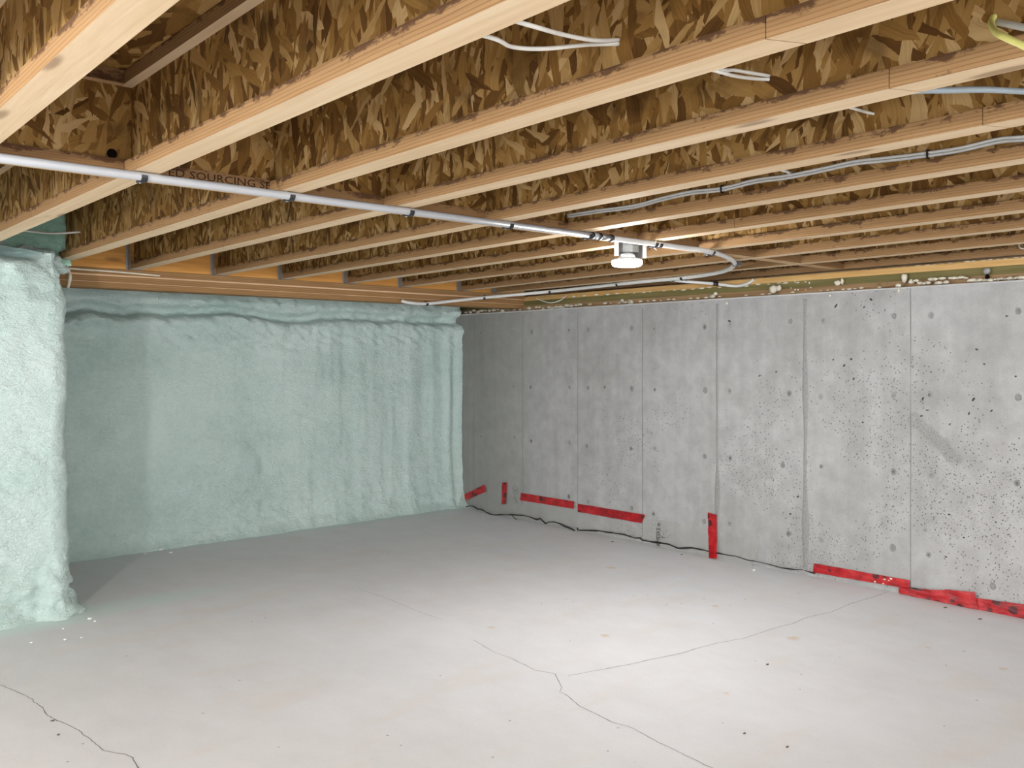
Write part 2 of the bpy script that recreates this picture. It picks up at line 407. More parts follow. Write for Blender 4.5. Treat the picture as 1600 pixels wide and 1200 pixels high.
for i, (u, v, a, b, rot) in enumerate(((1306, 478, 9, 3, 1.0), (1319, 571, 6, 3, .9), (1330, 561, 4, 4, 0), (1334, 592, 5, 3, 1.2), (1361, 468, 6, 3, -1.0), (1350, 480, 4, 2.5, 1.), (1526, 546, 5, 3, -.8), (1521, 624, 8, 3.5, 1.1), (1514, 646, 6, 2.5, 1.4),
        (1549, 642, 5, 2.5, .8), (1449, 641, 6, 2, .1), (1442, 623, 7, 3, 1.2), (1484, 663, 5, 2, .9), (1573, 494, 4, 3, 0), (1538, 569, 3.5, 3, 0), (1187, 587, 5, 2, .6), (1213, 581, 3.5, 2.5, .5), (1140, 502, 6, 4.5, -.9), (1587, 588, 3.5, 3, 0), (1440, 650, 5, 2.5, .3), (1302, 562, 3, 2.5, 0), (1348, 660, 3.5, 3, 0), (1483, 804, 4, 3.5, 0), (1556, 816, 3.5, 3, 0), (1478, 870, 4, 3, 0), (1506, 840, 4, 3, .6), (1247, 776, 5, 3, .9), (1235, 803, 4, 3, 0))):
    p = at(u, v, x=XW); d = p.x * SY + p.y * CY; k = 10; V = []
    for g, (f_, dx) in enumerate(((1., .0004), (.75, -.0006), (.45, -.0008))):
        for j in range(k):
            t = 2 * math.pi * j / k; q = f_ * (1 + .35 * noise.noise(Vector((i * 2.1, math.cos(t) * 1.2, math.sin(t) * 1.2))))
            e, f2 = a * d / F / 2 * math.cos(t) * q, b * d / F / 2 * math.sin(t) * q
            V.append((XW + dx, p.y - 1.25 * (e * math.cos(rot) - f2 * math.sin(rot)), p.z + e * math.sin(rot) + f2 * math.cos(rot)))
    mesh('bug_hole', V, [(g * k + j, g * k + (j + 1) % k, (g + 1) * k + (j + 1) % k, (g + 1) * k + j) for g in range(2) for j in range(k)] + [tuple(2 * k + j for j in range(k))], ['tie2', 'pit'], wr, [0] * k + [1] * (k + 1))
# pale lip of paste along the top edge of the wall
V, Fc = [], []
for i in range(181):
    y = -3.5 + 9.3 * i / 180; d = .003 + .003 * noise.noise(Vector((y * 6, 0, 0))); z0 = ZW - .006 - .003 * noise.noise(Vector((y * 9, 3, 0)))
    V += [(XW + .001, y, z0), (XW - d, y, z0 + .002), (XW - d, y, ZW + .002), (XW + .03, y, ZW + .003)]
for i in range(180):
    for j in range(3): a = i * 4 + j; Fc.append((a, a + 1, a + 5, a + 4))
mesh('mortar_lip', V, Fc, 'lip', wr)
# timber plates on the concrete wall
PX = 4.392
struct(box('trim_1', (PX + .006, 4.54, -3.5, 5.85, ZW + .003, ZW + .040), 'sill'))
struct(box('trim_2', (PX + .003, 4.54, -3.5, 5.85, ZW + .0405, ZW + .077), 'green'))
struct(box('trim_3', (PX, 4.54, -3.5, 5.85, ZW + .0775, ZW + .108), 'plate'))
struct(box('trim_4', (4.505, 4.54, -3.6, 5.9, ZW + .1085, JT - .001), 'sill'))
# butt block and foam along the plates
def bead(u, v, px, x, sx=1, sy=1, sz=1, mat='bead', seed=0, sub=2, rough=.5, name='foam_bead'):
    p = at(u, v, x=x); d = p.x * SY + p.y * CY; r = px * d / F / 2
    vv, ff = blobv(p, r, sx, sy, sz, seed, sub, rough)
    return mesh(name, vv, ff, mat, wr, smooth=True)
bead(1208, 452, 13, 4.375, .7, 1.1, 1.05, seed=1); bead(1217, 450, 9, 4.378, .7, 1, 1.2, seed=2)
bead(1309, 442, 10, 4.38, .6, 1.1, .9, seed=3); bead(1316, 440, 8, 4.38, .6, .8, 1.2, seed=4)
bead(1413, 434, 11, 4.375, .6, .8, 1.5, seed=5); bead(1424, 440, 9, 4.365, .7, 1, .9, seed=6); bead(1404, 446, 8, 4.345, .8, 1.2, .8, seed=7)
bead(1404, 454, 4, 4.316, .8, .9, 2., seed=8); bead(1297, 462, 3, 4.318, .8, 1, 1, seed=9); bead(1136, 474, 4, 4.316, .8, 1, 1, seed=10)
bead(1542, 424, 10, 4.378, .9, 1, 1.1, 'gball', seed=11); bead(1543, 433, 6, 4.38, .9, 1, 1.5, 'hole', seed=12)
rs = random.Random(4)
for i in range(30):
    u = 1432 + i * 5.8; top = rs.random() < .4
    v = 443.5 - (u - 1440) * .056 - (5.5 if top and u < 1510 else 0)
    bead(u, v - rs.random() * 1.5, 5.5 + rs.random() * 4, 4.345 + rs.random() * .02, .7, 1.2 + rs.random() * .8, .7, seed=20 + i, sub=1)
for i in range(46):
    u = 905 + i * 11.3 + rs.random() * 6
    v = 478.2 - (u - 905) * .0595
    if rs.random() < .75: bead(u, v - 1 - rs.random(), 2.6 + rs.random() * 2.5, 4.345, .7, 2.2, .7, seed=60 + i, sub=1)
for i in range(30):
    u = 727 + i * 6.1 + rs.random() * 3
    if 805 < u < 835 and i % 2: continue
    v = 487 - (u - 727) * .052 + rs.uniform(-1.5, 1.5)
    bead(u, v, 4 + rs.random() * 3.5, 4.38, .6, 1.8, .8, seed=110 + i, sub=1)
for i in range(26):
    u = 880 + i * 15 + rs.random() * 9
    v = 464 - (u - 880) * .0625 + rs.uniform(-.8, .8)
    bead(u, v, 2.4 + rs.random() * 2.2, 4.39, .5, 2.6, .7, seed=150 + i, sub=1)
for i in range(17):
    u = 1395 + i * 12.5 + rs.random() * 5
    bead(u, 419.5 - (u - 1395) * .088 + rs.uniform(-.6, .6), 2.6 + rs.random() * 1.5, 4.405, .5, 3., .7, seed=190 + i, sub=1)
for i in range(9): bead(rs.uniform(1235, 1270), rs.uniform(440, 453), 2 + rs.random() * 1.5, 4.388, .5, 1, 1, seed=220 + i, sub=1)
bead(985, 472, 9, 4.385, .4, 1.3, .9, seed=240); bead(972, 470, 6, 4.385, .4, 1.3, 1, seed=241)
bead(1112, 463, 8, 4.385, .4, 1.5, .7, seed=242); bead(1118, 459, 6, 4.385, .4, 1.3, 1, seed=243)

# ---------------------------------------------------------------- sprayed foam walls
def far_foam(x, z):
    """y of the foam surface of the far wall"""
    d = .075 * math.exp(-z / .05) + .012 * fbm((x * 2.2, z * 2.2, 1.), 3) + .006 * fbm((x * 14, z * 17, 4.), 3)
    st = sstep(x, 2.3, 3.2) * .75 + .25
    d += st * .013 * noise.noise(Vector((x * 9, z * .7, 3))) + .005 * st * noise.noise(Vector((x * 24, z * 1.4, 9)))
    low = sstep(z, .42, .12)
    d += low * (.02 + .014 * fbm((x * 9, z * 13, 8), 4))
    d += .02 * sstep(math.hypot(x - 2.36, (z - .43) * 1.2), .30, .22)
    d += .012 * sstep(z, .30, .22) * sstep(x, 2.6, 2.0)
    c = 1.405 + .035 * noise.noise(Vector((x * 1.9, 0, 5))) + .022 * noise.noise(Vector((x * 6, 2, 5))) + .008 * noise.noise(Vector((x * 17, 2, 5)))
    lip = math.exp(-((z - c + .035) / .035) ** 2)
    d += (.045 * sstep(x, 2.3, 1.3) + .018) * lip
    d -= .085 * sstep(z, c, c + .03)
    d += .05 * sstep(z, c + .05, c + .09)
    up = sstep(z, 1.15, 1.33)
    d += up * .018 * fbm((x * 9, z * 20 + x * 7, 2), 5)
    d += .05 * sstep(x, 4.16, 4.32) ** 2 + .035 * math.exp(-((x - 4.20) / .035) ** 2) * sstep(z, 1.45, 1.3)
    return 5.585 - .03 * sstep(x, 4.1, 2.5) - d
V, Fc = [], []
nx, nz = 330, 168
for i in range(nx + 1):
    x = 1.0 + (4.322 - 1.0) * i / nx
    for j in range(nz + 1):
        z = -.005 + 1.68 * j / nz
        V.append((x, far_foam(x, z), z))
for i in range(nx):
    for j in range(nz):
        a = i * (nz + 1) + j; Fc.append((a, a + nz + 1, a + nz + 2, a + 1))
fb = struct(mesh('wall_back', V, Fc, 'foam', smooth=True))
struct(box('wall_back_core', (-3.4, 4.57, 5.70, 5.9, 0, JT), 'concrete')).name = 'wall_back_outer'

# the foam covered stub wall on the left: plan path swept through an upright profile
path = []
for i in range(170): path.append((-1.2 + 2.27 * i / 170, 4.335, 0., -1.))
for i in range(17):
    a = -math.pi / 2 + math.pi / 2 * i / 16; path.append((1.07 + .08 * math.cos(a), 4.415 + .08 * math.sin(a), math.cos(a), math.sin(a)))
for i in range(1, 60): path.append((1.15, 4.415 + 1.15 * i / 59, 1., 0.))
prof = []
for j in range(172): prof.append((1.56 * j / 171, 0.))
for z, ins in ((1.57, .006), (1.58, .02), (1.588, .045), (1.595, .08), (1.602, .12), (1.61, .16), (1.62, .20), (1.635, .235), (1.655, .262), (1.68, .285), (1.71, .30), (1.74, .31), (1.77, .318), (1.80, .322), (1.83, .325), (JT - .001, .328)):
    prof.append((z, ins))
V, Fc = [], []
np_, nq = len(path), len(prof)
for (x, y, nx_, ny_) in path:
    corner = sstep(x, .95, 1.1)
    for z, ins in prof:
        d = .055 * math.exp(-z / .07) + corner * .025 * math.exp(-z / .13) + .014 * fbm((x * 3 + y * 2, z * 3, y * 3), 3) + .0055 * fbm((x * 18, y * 18, z * 24), 3)
        d += sstep(z, .36, .05) * (.03 * fbm((x * 7 + 3, y * 7, z * 13), 5) + corner * .03 * fbm((x * 14, y * 14 + 2, z * 16), 4))
        d += sstep(z, 1.3, 1.55) * .016 * fbm((x * 9, y * 9, z * 12), 4)
        d += sstep(z, 1.58, 1.66) * .03 * fbm((x * 7, y * 7, z * 7), 4)
        d += -.02 * math.exp(-((x - 1.02) / .03) ** 2) * sstep(z, .26, .04) * (1 if y < 4.4 else 0)
        insc = .05 * sstep(z, 1.38, 1.60) + .33 * sstep(z, 1.618, 1.66)
        cf = sstep(x, .93, 1.08)
        d -= ins * (1 - cf) + insc * cf
        zz = z + (.012 * noise.noise(Vector((x * 6, y * 6, 1))) if z > 1.3 else 0)
        V.append((x + nx_ * d, y + ny_ * d, min(zz, JT - .001) - (.004 if z == 0 else 0)))
for i in range(np_ - 1):
    for j in range(nq - 1):
        a = i * nq + j; Fc.append((a, a + nq, a + nq + 1, a + 1))
struct(mesh('wall_stub', V, Fc, 'foam', smooth=True)).name = 'wall_left'
V, Fc = [], []
for i in range(61):
    x = .30 + .91 * i / 60
    for j in range(46):
        z = 1.585 + (JT - .001 - 1.585) * j / 45
        y = 4.625 + .03 * fbm((x * 6, z * 7, 3), 4) + .012 * fbm((x * 20, z * 22, 5), 3) - .10 * sstep(z, 1.66, 1.59)
        V.append((x, y, z))
for i in range(60):
    for j in range(45): a = i * 46 + j; Fc.append((a, a + 46, a + 47, a + 1))
mesh('foam_patch', V, Fc, 'foam_thin', bpy.data.objects['wall_left'], smooth=True)

for i, (u, v, y, r_) in enumerate(((80, 411, 4.56, .045), (66, 404, 4.58, .06), (92, 420, 4.62, .035), (40, 400, 4.60, .07))):
    p = at(u, v, y=y); vv, ff = blobv(p, r_, 1.1, 1., .7, 30 + i, 3, .4)
    mesh('foam_lump', vv, ff, 'foam', bpy.data.objects['wall_left'], smooth=True)
# ---------------------------------------------------------------- floor joists
ORD = {-1: 'first', 0: 'second', 1: 'third', 2: 'fourth', 3: 'fifth', 4: 'sixth', 5: 'seventh', 6: 'eighth', 7: 'ninth', 8: 'tenth', 9: 'eleventh'}
FAR = {-3: (-.37, 0), -2: (.04, 0), -1: (.4485, 0), 0: (.8255, -.006), 1: (1.2335, .005), 2: (1.624, .012), 3: (2.0485, .030), 4: (2.444, .035), 5: (2.856, .049), 6: (3.26, .052), 7: (3.701, .075), 8: (4.0725, .042), 9: (4.483, .03)}
def jx(k, y):                      # centre line of joist k
    a, b = FAR[k]; return a + b * (y - 3) - FW / 2
YJ0, YJ1 = -3.55, 4.885
def beamv(k, x0, x1, y0, y1, z0, z1, slant=(0, 0)):
    v = []
    for z in (z0, z1):
        for (dx, y, s_) in ((x0, y0, slant[0]), (x1, y0, slant[0]), (x1, y1, slant[1]), (x0, y1, slant[1])):
            yy = y + s_ * (dx / FW); v.append((jx(k, yy) + dx, yy, z))
    return v
JOINTS = {0: [3.30], 1: [.74, 3.22], 2: [.735, 3.235], 3: [.728, 3.24], 4: [.72], 5: [1.9], 6: [], 7: [2.9], 8: [], 9: []}
LAB = {
 -1: 'wide pale wooden I-joist nearest the camera, first across the upper left corner',
 0: 'second wooden I-joist from the upper left corner, running out over the conduit start',
 1: 'third wooden I-joist from the upper left corner, ending against the mint foam stub wall',
 2: 'fourth wooden I-joist from the upper left, in the first hanger of the beam',
 3: 'fifth wooden I-joist from the upper left, with a grey cable beyond it',
 4: 'sixth wooden I-joist from the upper left, with a long grey cable along its side',
 5: 'seventh wooden I-joist from the upper left, carrying the lit lamp beneath it',
 6: 'eighth wooden I-joist from the upper left, just behind the lit lamp',
 7: 'ninth wooden I-joist from the upper left, where the conduit begins its bend',
 8: 'last wooden I-joist before the concrete wall, above the returning conduit',
 9: 'outermost wooden I-joist standing on the plates over the concrete wall'}
for k in sorted(FAR):
    lab = LAB.get(k, 'wooden I-joist beyond the upper left corner of the view')
    r = empty('floor_joist', (jx(k, 3), 3, JB), lab, 'joist', 'floor joists under the deck')
    ye = 5.3 if k == 9 else (4.56 if k <= 0 else (4.70 if k == 1 else YJ1))
    cuts = [YJ0] + JOINTS.get(k, []) + [ye]
    for i in range(len(cuts) - 1):
        g = .0011
        y0 = cuts[i] + (g if i else 0); y1 = cuts[i + 1] - (g if i < len(cuts) - 2 else 0)
        sl = (-.030 if i else 0, -.030 if i < len(cuts) - 2 else 0)
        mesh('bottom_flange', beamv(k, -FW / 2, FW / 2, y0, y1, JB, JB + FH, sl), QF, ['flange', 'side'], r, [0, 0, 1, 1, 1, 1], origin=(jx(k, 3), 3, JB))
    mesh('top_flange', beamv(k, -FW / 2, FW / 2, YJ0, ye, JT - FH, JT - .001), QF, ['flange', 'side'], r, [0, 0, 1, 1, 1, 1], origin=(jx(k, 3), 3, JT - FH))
    mesh('web', beamv(k, -WT_ / 2, WT_ / 2, YJ0, ye, JB + FH, JT - FH), QF, 'web', r, origin=(jx(k, 3), 3, JB))

# solid blocking between the joists, in line above the conduit
BY = 2.427
for k in range(-2, 9):
    xa, xb = jx(k, BY), jx(k + 1, BY)
    if k == -2: lab = 'I-joist blocking piece beyond the upper left corner of the view'
    elif k == 0: lab = 'I-joist blocking piece with black printed lettering along its bottom flange'
    else: lab = 'I-joist blocking piece between the %s and %s joists from the upper left' % (ORD[k], ORD[k + 1])
    FB_ = .040; r = empty('joist_blocking', ((xa + xb) / 2, BY, JB), lab, 'blocking', 'blocking row across the joists')
    og = ((xa + xb) / 2, BY, JB)
    e = FW / 2 + .001
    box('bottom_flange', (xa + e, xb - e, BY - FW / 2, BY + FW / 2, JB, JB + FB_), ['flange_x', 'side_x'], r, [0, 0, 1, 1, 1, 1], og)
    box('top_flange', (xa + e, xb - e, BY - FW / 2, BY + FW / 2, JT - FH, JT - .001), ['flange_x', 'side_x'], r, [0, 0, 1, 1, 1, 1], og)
    box('web', (xa + WT_ / 2 + .001, xb - WT_ / 2 - .001, BY - WT_ / 2, BY + WT_ / 2, JB + FB_, JT - FH), 'block', r, origin=og)
    if k == -1:
        p = at(175, 240, y=BY - WT_ / 2 - .0008)
        vv, ff = lathe([(.013, 0), (.0128, .0006)], 16)
        mesh('knockout', [(p.x + a, p.y - c, p.z + b) for a, b, c in vv], ff, 'hole', r)
    if k == 0:
        blk = r
def lettering(name, txt, size, origin, ex, ey, mat, parent, depth=.0004, squash=1.):
    """flat lettering as thin mesh: ex = reading direction, ey = up direction of the letters"""
    c = bpy.data.curves.new(name, 'FONT'); c.body = txt; c.size = size; c.extrude = depth; c.resolution_u = 2
    t = bpy.data.objects.new(name + '_tmp', c); COL.objects.link(t)
    bpy.context.view_layer.update()
    me = bpy.data.meshes.new_from_object(t.evaluated_get(bpy.context.evaluated_depsgraph_get()))
    ex, ey = Vector(ex), Vector(ey); ez = ex.cross(ey)
    for v in me.vertices: v.co = Vector(origin) + ex * v.co.x * squash + ey * v.co.y + ez * v.co.z
    me.materials.clear(); me.materials.append(MAT[mat])
    o = bpy.data.objects.new(name, me); COL.objects.link(o); o.parent = parent
    o.matrix_parent_inverse = Matrix.Translation(-parent.location)
    bpy.data.objects.remove(t); bpy.data.curves.remove(c); return o
pl = at(262, 268, y=BY - FW / 2)
lettering('lettering', 'ED SOURCING SFI', .029, (pl.x, BY - FW / 2 - .0005, JB + .0135), (1, 0, 0), (0, 0, 1), 'rink', blk, squash=1.30)

# ---------------------------------------------------------------- flush beam at the far end and its hangers
BF = 4.90
bm_ = empty('support_beam', (2.7, BF, 1.519), 'long layered timber beam above the mint foam wall, holding the joist ends', 'beam')
og = (2.7, BF, 1.519)
box('face_board', (1.02, 4.395, BF, BF + .045, JB + .001, JT - .001), 'lvl_face', bm_, origin=og)
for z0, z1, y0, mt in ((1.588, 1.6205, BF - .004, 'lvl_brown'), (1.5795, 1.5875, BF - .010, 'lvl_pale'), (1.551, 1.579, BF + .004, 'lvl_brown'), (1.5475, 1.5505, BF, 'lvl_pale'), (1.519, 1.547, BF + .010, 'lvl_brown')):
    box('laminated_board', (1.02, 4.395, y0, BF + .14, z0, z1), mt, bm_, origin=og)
HG = {2: 'first', 3: 'second', 4: 'third', 5: 'fourth', 6: 'fifth', 7: 'sixth', 8: 'seventh'}
for k in range(2, 9):
    c = jx(k, BF); h = FW / 2 + .0015
    r = empty('joist_hanger', (c, BF, JB), 'galvanised joist hanger, %s along the timber beam counted from the foam stub wall' % HG[k], 'hanger', 'steel joist hangers on the beam')
    og = (c, BF, JB); t = .0016; y0 = BF - .052
    box('seat', (c - h - t, c + h + t, y0, BF - .004, JB - t, JB - .0002), 'steel', r, origin=og)
    for s_ in (-1, 1):
        xs = sorted((c + s_ * h, c + s_ * (h + t)))
        V = [(xs[0], y0, JB - t), (xs[1], y0, JB - t), (xs[1], BF - .004, JB - t), (xs[0], BF - .004, JB - t)]
        V += [(xs[0], BF - .034, JB + .15), (xs[1], BF - .034, JB + .15), (xs[1], BF - .004, JB + .15), (xs[0], BF - .004, JB + .15)]
        mesh('side_strap', V, QF, 'steel', r, origin=og)
        xf = sorted((c + s_ * (h + t), c + s_ * (h + .010)))
        box('flange_tab', (xf[0], xf[1], BF - .0035, BF - .0005, JB + .002, JB + .17), 'steel', r, origin=og)

# ---------------------------------------------------------------- conduit, clips
CZ, CYL, CR = JB - .0125, 2.325, .0112
co = empty('conduit', (1.2, CYL, CZ), 'straight white conduit under the joists, from the left edge to the lamp', 'conduit', 'white conduits under the joists')
xc = at(921, 368, z=CZ).x
tube('pipe', [(-.4, CYL, CZ), (.6, CYL, CZ), (1.5, CYL, CZ), (xc, CYL, CZ)], CR, 'pvc', co, 16, 0)
for (a, b, rr, mt) in ((xc, xc + .012, .0145, 'black'), (xc + .012, xc + .040, .0128, 'pvc'), (xc + .040, xc + .052, .0150, 'black'), (xc + .052, xc + .105, .0118, 'steel'), (xc + .105, xc + .118, .0150, 'black')):
    tube('coupling', [(a, CYL, CZ), (b, CYL, CZ)], rr, mt, co, 14, 0)
tube('fitting_nut', [(xc + .06, CYL, CZ - .001), (xc + .06, CYL + .03, CZ - .004)], .007, 'black', co, 8, 0)
bend = [(xc + .118, CYL, CZ), (2.75, CYL, CZ), (3.0, CYL + .004, CZ), at(1100, 391, z=CZ), at(1132, 400, z=CZ), at(1148, 412, z=CZ), at(1133, 423, z=CZ), at(1100, 430, z=CZ), at(1060, 435, z=CZ), at(1000, 440.5, z=CZ), at(930, 448, z=CZ), at(860, 455.5, z=CZ - .008), at(800, 461, y=4.55), at(757, 465, y=4.72), at(710, 470, y=4.80), at(667, 474.5, y=4.85), at(640, 473, y=4.87), at(627, 470, y=4.885)]
c2 = empty('conduit', (3.6, 2.6, CZ), 'white flexible conduit bending back past the lamp, with a short branch towards the wall plates', 'conduit', 'white conduits under the joists')
tube('pipe', bend, .0105, 'pvc2', c2, 14, 8)
pj = at(1040, 437, z=CZ)
for dy in (-.05, -.015, .03):
    q = pj + Vector((.004, dy, 0)); tube('coupling', [q - Vector((0, .007, 0)), q + Vector((0, .007, 0))], .0148, 'black', c2, 12, 0)
c3 = c2
br = [pj + Vector((.012, -.01, -.002)), at(1075, 440, x=4.17), at(1118, 443.5, x=4.30), at(1150, 447, x=4.37), at(1168, 443, x=4.38), at(1178, 436.5, x=4.388)]
tube('branch_pipe', br, .0085, 'pvc2', c3, 12, 8)
q = at(1118, 443.5, x=4.30); dq = (br[3] - br[1]).normalized()
tube('coupling', [q - dq * .014, q + dq * .014], .0130, 'black', c3, 12, 0)

def clip(name, p, d, label, foot=1, r=CR):
    """one-hole strap: half band round the pipe and a nailed foot beside it; d = unit pipe direction"""
    d = Vector(d); s_ = Vector((-d.y, d.x, 0)) * foot
    c = empty(name, p, label, 'clip', 'black conduit clips under the joists')
    V, Fc = [], []
    for a in range(0, 11):
        th = math.pi * (1.05 - 1.5 * a / 10)
        for rr in (r + .0006, r + .0034):
            o_ = s_ * (-math.cos(th)) * rr * -1 + Vector((0, 0, -abs(math.sin(th)) if math.sin(th) > 0 else -math.sin(th))) * rr
            for sg in (-1, 1): V.append(Vector(p) + o_ + d * .0075 * sg)
    for a in range(10):
        b = a * 4
        Fc += [(b, b + 1, b + 5, b + 4), (b + 2, b + 6, b + 7, b + 3), (b, b + 4, b + 6, b + 2), (b + 1, b + 3, b + 7, b + 5)]
    Fc += [(0, 2, 3, 1), (40, 41, 43, 42)]
    mesh('band', V, Fc, 'black', c)
    f0 = Vector(p) + s_ * (r + .002) + Vector((0, 0, -.0115)); f1 = f0 + s_ * .020
    vv = []
    for z in (0, min(JB - .0002 - f0.z, .03)):
        for (e, sg) in ((f0, -1), (f0, 1), (f1, 1), (f1, -1)): vv.append(e + d * .007 * sg + Vector((0, 0, z)))
    mesh('foot', vv, [(0, 3, 2, 1), (4, 5, 6, 7), (0, 1, 5, 4), (1, 2, 6, 5), (2, 3, 7, 6), (3, 0, 4, 7)], 'black', c)
    nl = f0.lerp(f1, .5); vv, ff = lathe([(.003, -.0025), (.003, .001)], 8)
    mesh('nail', [nl + Vector(v) for v in vv], ff, 'steel', c)
for i, u in enumerate((222, 452, 638, 793, 917, 1019, 1026)):
    v = 277 + (u - 222) * .1312
    x = at(u, v, z=CZ).x
    nm = ['second', 'third', 'fourth', 'fifth', 'sixth', 'seventh', 'seventh'][i]
    extra = ', right of a pair' if i == 6 else (', left of a pair' if i == 5 else '')
    clip('pipe_clip', (x, CYL, CZ), (1, 0, 0), 'black conduit clip under the %s joist from upper left%s' % (nm, extra), 1)
sp = smoothpath(bend, 8)
def near(u, v):
    best = min(range(1, len(sp) - 1), key=lambda i: (px(sp[i])[0] - u) ** 2 + (px(sp[i])[1] - v) ** 2)
    return sp[best], (sp[best + 1] - sp[best - 1]).normalized()
def px(p):
    d = p.x * SY + p.y * CY; s_ = p.x * CY - p.y * SY
    return 800 + F * s_ / d, HOR - F * (p.z - EYE) / d
for u, v, lb, ft in ((1113, 394, 'black clip where the flexible conduit starts its bend', 1), (1147, 412, 'black clip at the outermost point of the conduit bend', -1), (1068, 434, 'black clip on the returning conduit right of its coupling', -1), (962, 444, 'black clip on the returning conduit below and left of the lamp', -1),
                     (857, 456, 'black double clip midway along the returning conduit', -1), (757, 465, 'black clip on the returning conduit in front of the sixth hanger', -1), (666, 474.5, 'black clip at the far end of the returning conduit, against the beam', -1)):
    p, d = near(u, v); d.z = 0; d.normalize()
    clip('pipe_clip', tuple(p), tuple(d), lb, ft)

# ---------------------------------------------------------------- lamp under the seventh joist
LX, LY = 2.745, 2.435
lp = empty('ceiling_lamp', (LX, LY, 1.516), 'lit round white lamp on a metal box under the seventh joist, beside the conduit', 'lamp')
oct_ = [(.050 * math.cos(math.pi / 8 + j * math.pi / 4), .050 * math.sin(math.pi / 8 + j * math.pi / 4)) for j in range(8)]
V = [(LX + a, LY + b, z) for z in (1.578, JB - .001) for a, b in oct_]
mesh('junction_box', V, [(j, (j + 1) % 8, 8 + (j + 1) % 8, 8 + j) for j in range(8)] + [tuple(range(7, -1, -1)), tuple(range(8, 16))], 'steel', lp)
v, f = lathe([(.020, 1.578), (.030, 1.572), (.034, 1.560), (.034, 1.553)], 20, LX, LY); mesh('lampholder', v, f, 'lampbody', lp, smooth=True)
v, f = lathe([(.050, 1.555), (.058, 1.552), (.0615, 1.549), (.0615, 1.546)], 32, LX, LY); mesh('lamp_body', v, f, 'lampbody', lp, smooth=True)
v, f = lathe([(.0615, 1.5458), (.0612, 1.533), (.056, 1.526), (.040, 1.5225), (.001, 1.5215)], 32, LX, LY); mesh('diffuser', v, f, 'glow', lp, smooth=True)
# box bracket and knock-out lid hanging beside the box, with a loose bare wire
box('bracket', (LX + .052, LX + .056, LY - .035, LY + .04, 1.560, 1.640), 'steel', lp)
box('bracket', (LX - .064, LX - .060, LY - .01, LY + .012, 1.562, JB - .001), 'lampbody', lp)
box('bracket', (LX - .066, LX - .035, LY - .03, LY - .026, 1.560, 1.566), 'lampbody', lp)
box('bracket', (LX + .056, LX + .078, LY - .036, LY - .033, 1.562, 1.617), 'lampbody', lp)
tube('loose_wire', [(LX + .04, LY - .055, 1.615), (LX + .07, LY - .075, 1.600), (LX + .10, LY - .07, 1.592), (LX + .12, LY - .05, 1.600), (LX + .13, LY - .02, 1.615)], .0012, 'grey', lp, 6)

# ---------------------------------------------------------------- cables
def cable(label, pts, r, mat, flat=1., n=8, name='cable'):
    return tag(tube(name, pts, r, mat, None, 8, n, flat), label, 'cable', 'loose electrical cables in the joist bays')
wx = lambda k, y: jx(k, y)
def onweb(k, u, v, off):
    p = Vector((0, 2, 0))
    for _ in range(4): p = at(u, v, x=jx(k, p.y) - WT_ / 2 - off)
    return p
h1 = at(967, 66, x=wx(1, 1.08) - .004)
h0 = Vector((wx(0, 1.2) + .004, 1.19, 1.735))
cable('white cable at the top, upper strand between the second and third joists', [h0, at(812, 35, x=.90), at(880, 54, x=1.03), at(930, 63, x=1.12), h1 + Vector((0, 0, .004))], .0038, 'white')
cable('white cable at the top, lower sagging strand between the second and third joists', [h0 + Vector((0, .07, -.02)), at(757, 56, x=.90), at(800, 73, x=.98), at(850, 76, x=1.05), at(915, 70, x=1.13), h1 - Vector((0, 0, .003))], .0038, 'white')
h2 = at(1202, 121, x=wx(2, 1.03) - .004)
cable('white cable, upper strand of the pair between the third and fourth joists', [Vector((wx(1, 1.05) + .004, 1.06, 1.73)), at(1112, 104, x=1.38), at(1150, 110, x=1.48), h2 + Vector((0, 0, .003))], .0036, 'white')
cable('white cable, lower strand of the pair between the third and fourth joists', [Vector((wx(1, 1.05) + .004, 1.10, 1.72)), at(1112, 109, x=1.36), at(1150, 119, x=1.47), at(1180, 123, x=1.54), h2 - Vector((0, 0, .004))], .0036, 'white')
h3 = at(1366, 178, x=wx(3, 1.02) - .004)
cable('short white cable between the fourth and fifth joists', [Vector((wx(2, 1.0) + .004, 1.06, 1.715)), at(1328, 168, x=1.85), at(1348, 174, x=1.93), h3], .0034, 'white')
cable('short pale cable between the fifth and sixth joists beside the long grey cable', [Vector((wx(3, 1.4) + .004, 1.45, 1.70)), at(1222, 266, x=2.25), at(1232, 271, x=2.35), at(1238, 270, x=wx(4, 1.4) - .004)], .004, 'grey')
hy = at(1553, 26, x=wx(2, .6) - .004)
cable('yellow cable curving out of a joist web at the upper right corner', [hy, at(1549, 36, x=1.54), at(1556, 50, x=1.48), at(1578, 62, x=1.42), at(1603, 73, x=1.37), at(1650, 100, x=1.28)], .0055, 'yellow')
cable('pale grey cable behind the yellow one at the upper right corner', [at(1556, 34, x=wx(2, .6) - .004), at(1580, 39, x=1.53), at(1610, 45, x=1.50), at(1680, 60, x=1.42)], .0055, 'grey')
cable('blue grey cable sagging just below the fourth joist at the right edge', [Vector((wx(2, .8) + .02, .85, JB + .02)), at(1428, 142, x=1.635), at(1480, 141, x=1.70), at(1540, 140, x=1.80), at(1610, 143, x=1.90), at(1680, 140, x=wx(3, .5) - .004)], .0062, 'dgrey')
gl = [(886, 336), (930, 329), (990, 321), (1035, 309), (1080, 299), (1128, 293.5), (1180, 281), (1230, 274), (1280, 264), (1335, 252), (1380, 247), (1440, 240), (1500, 231), (1560, 217), (1600, 213.5), (1660, 205)]
for j, dz in enumerate((0, -.0085)):
    cable('long grey cable stapled along the sixth joist, %s strand' % ('upper' if j == 0 else 'lower'),
          [onweb(4, u, v, .006) + Vector((0, 0, dz)) for u, v in gl], .0042, 'grey')
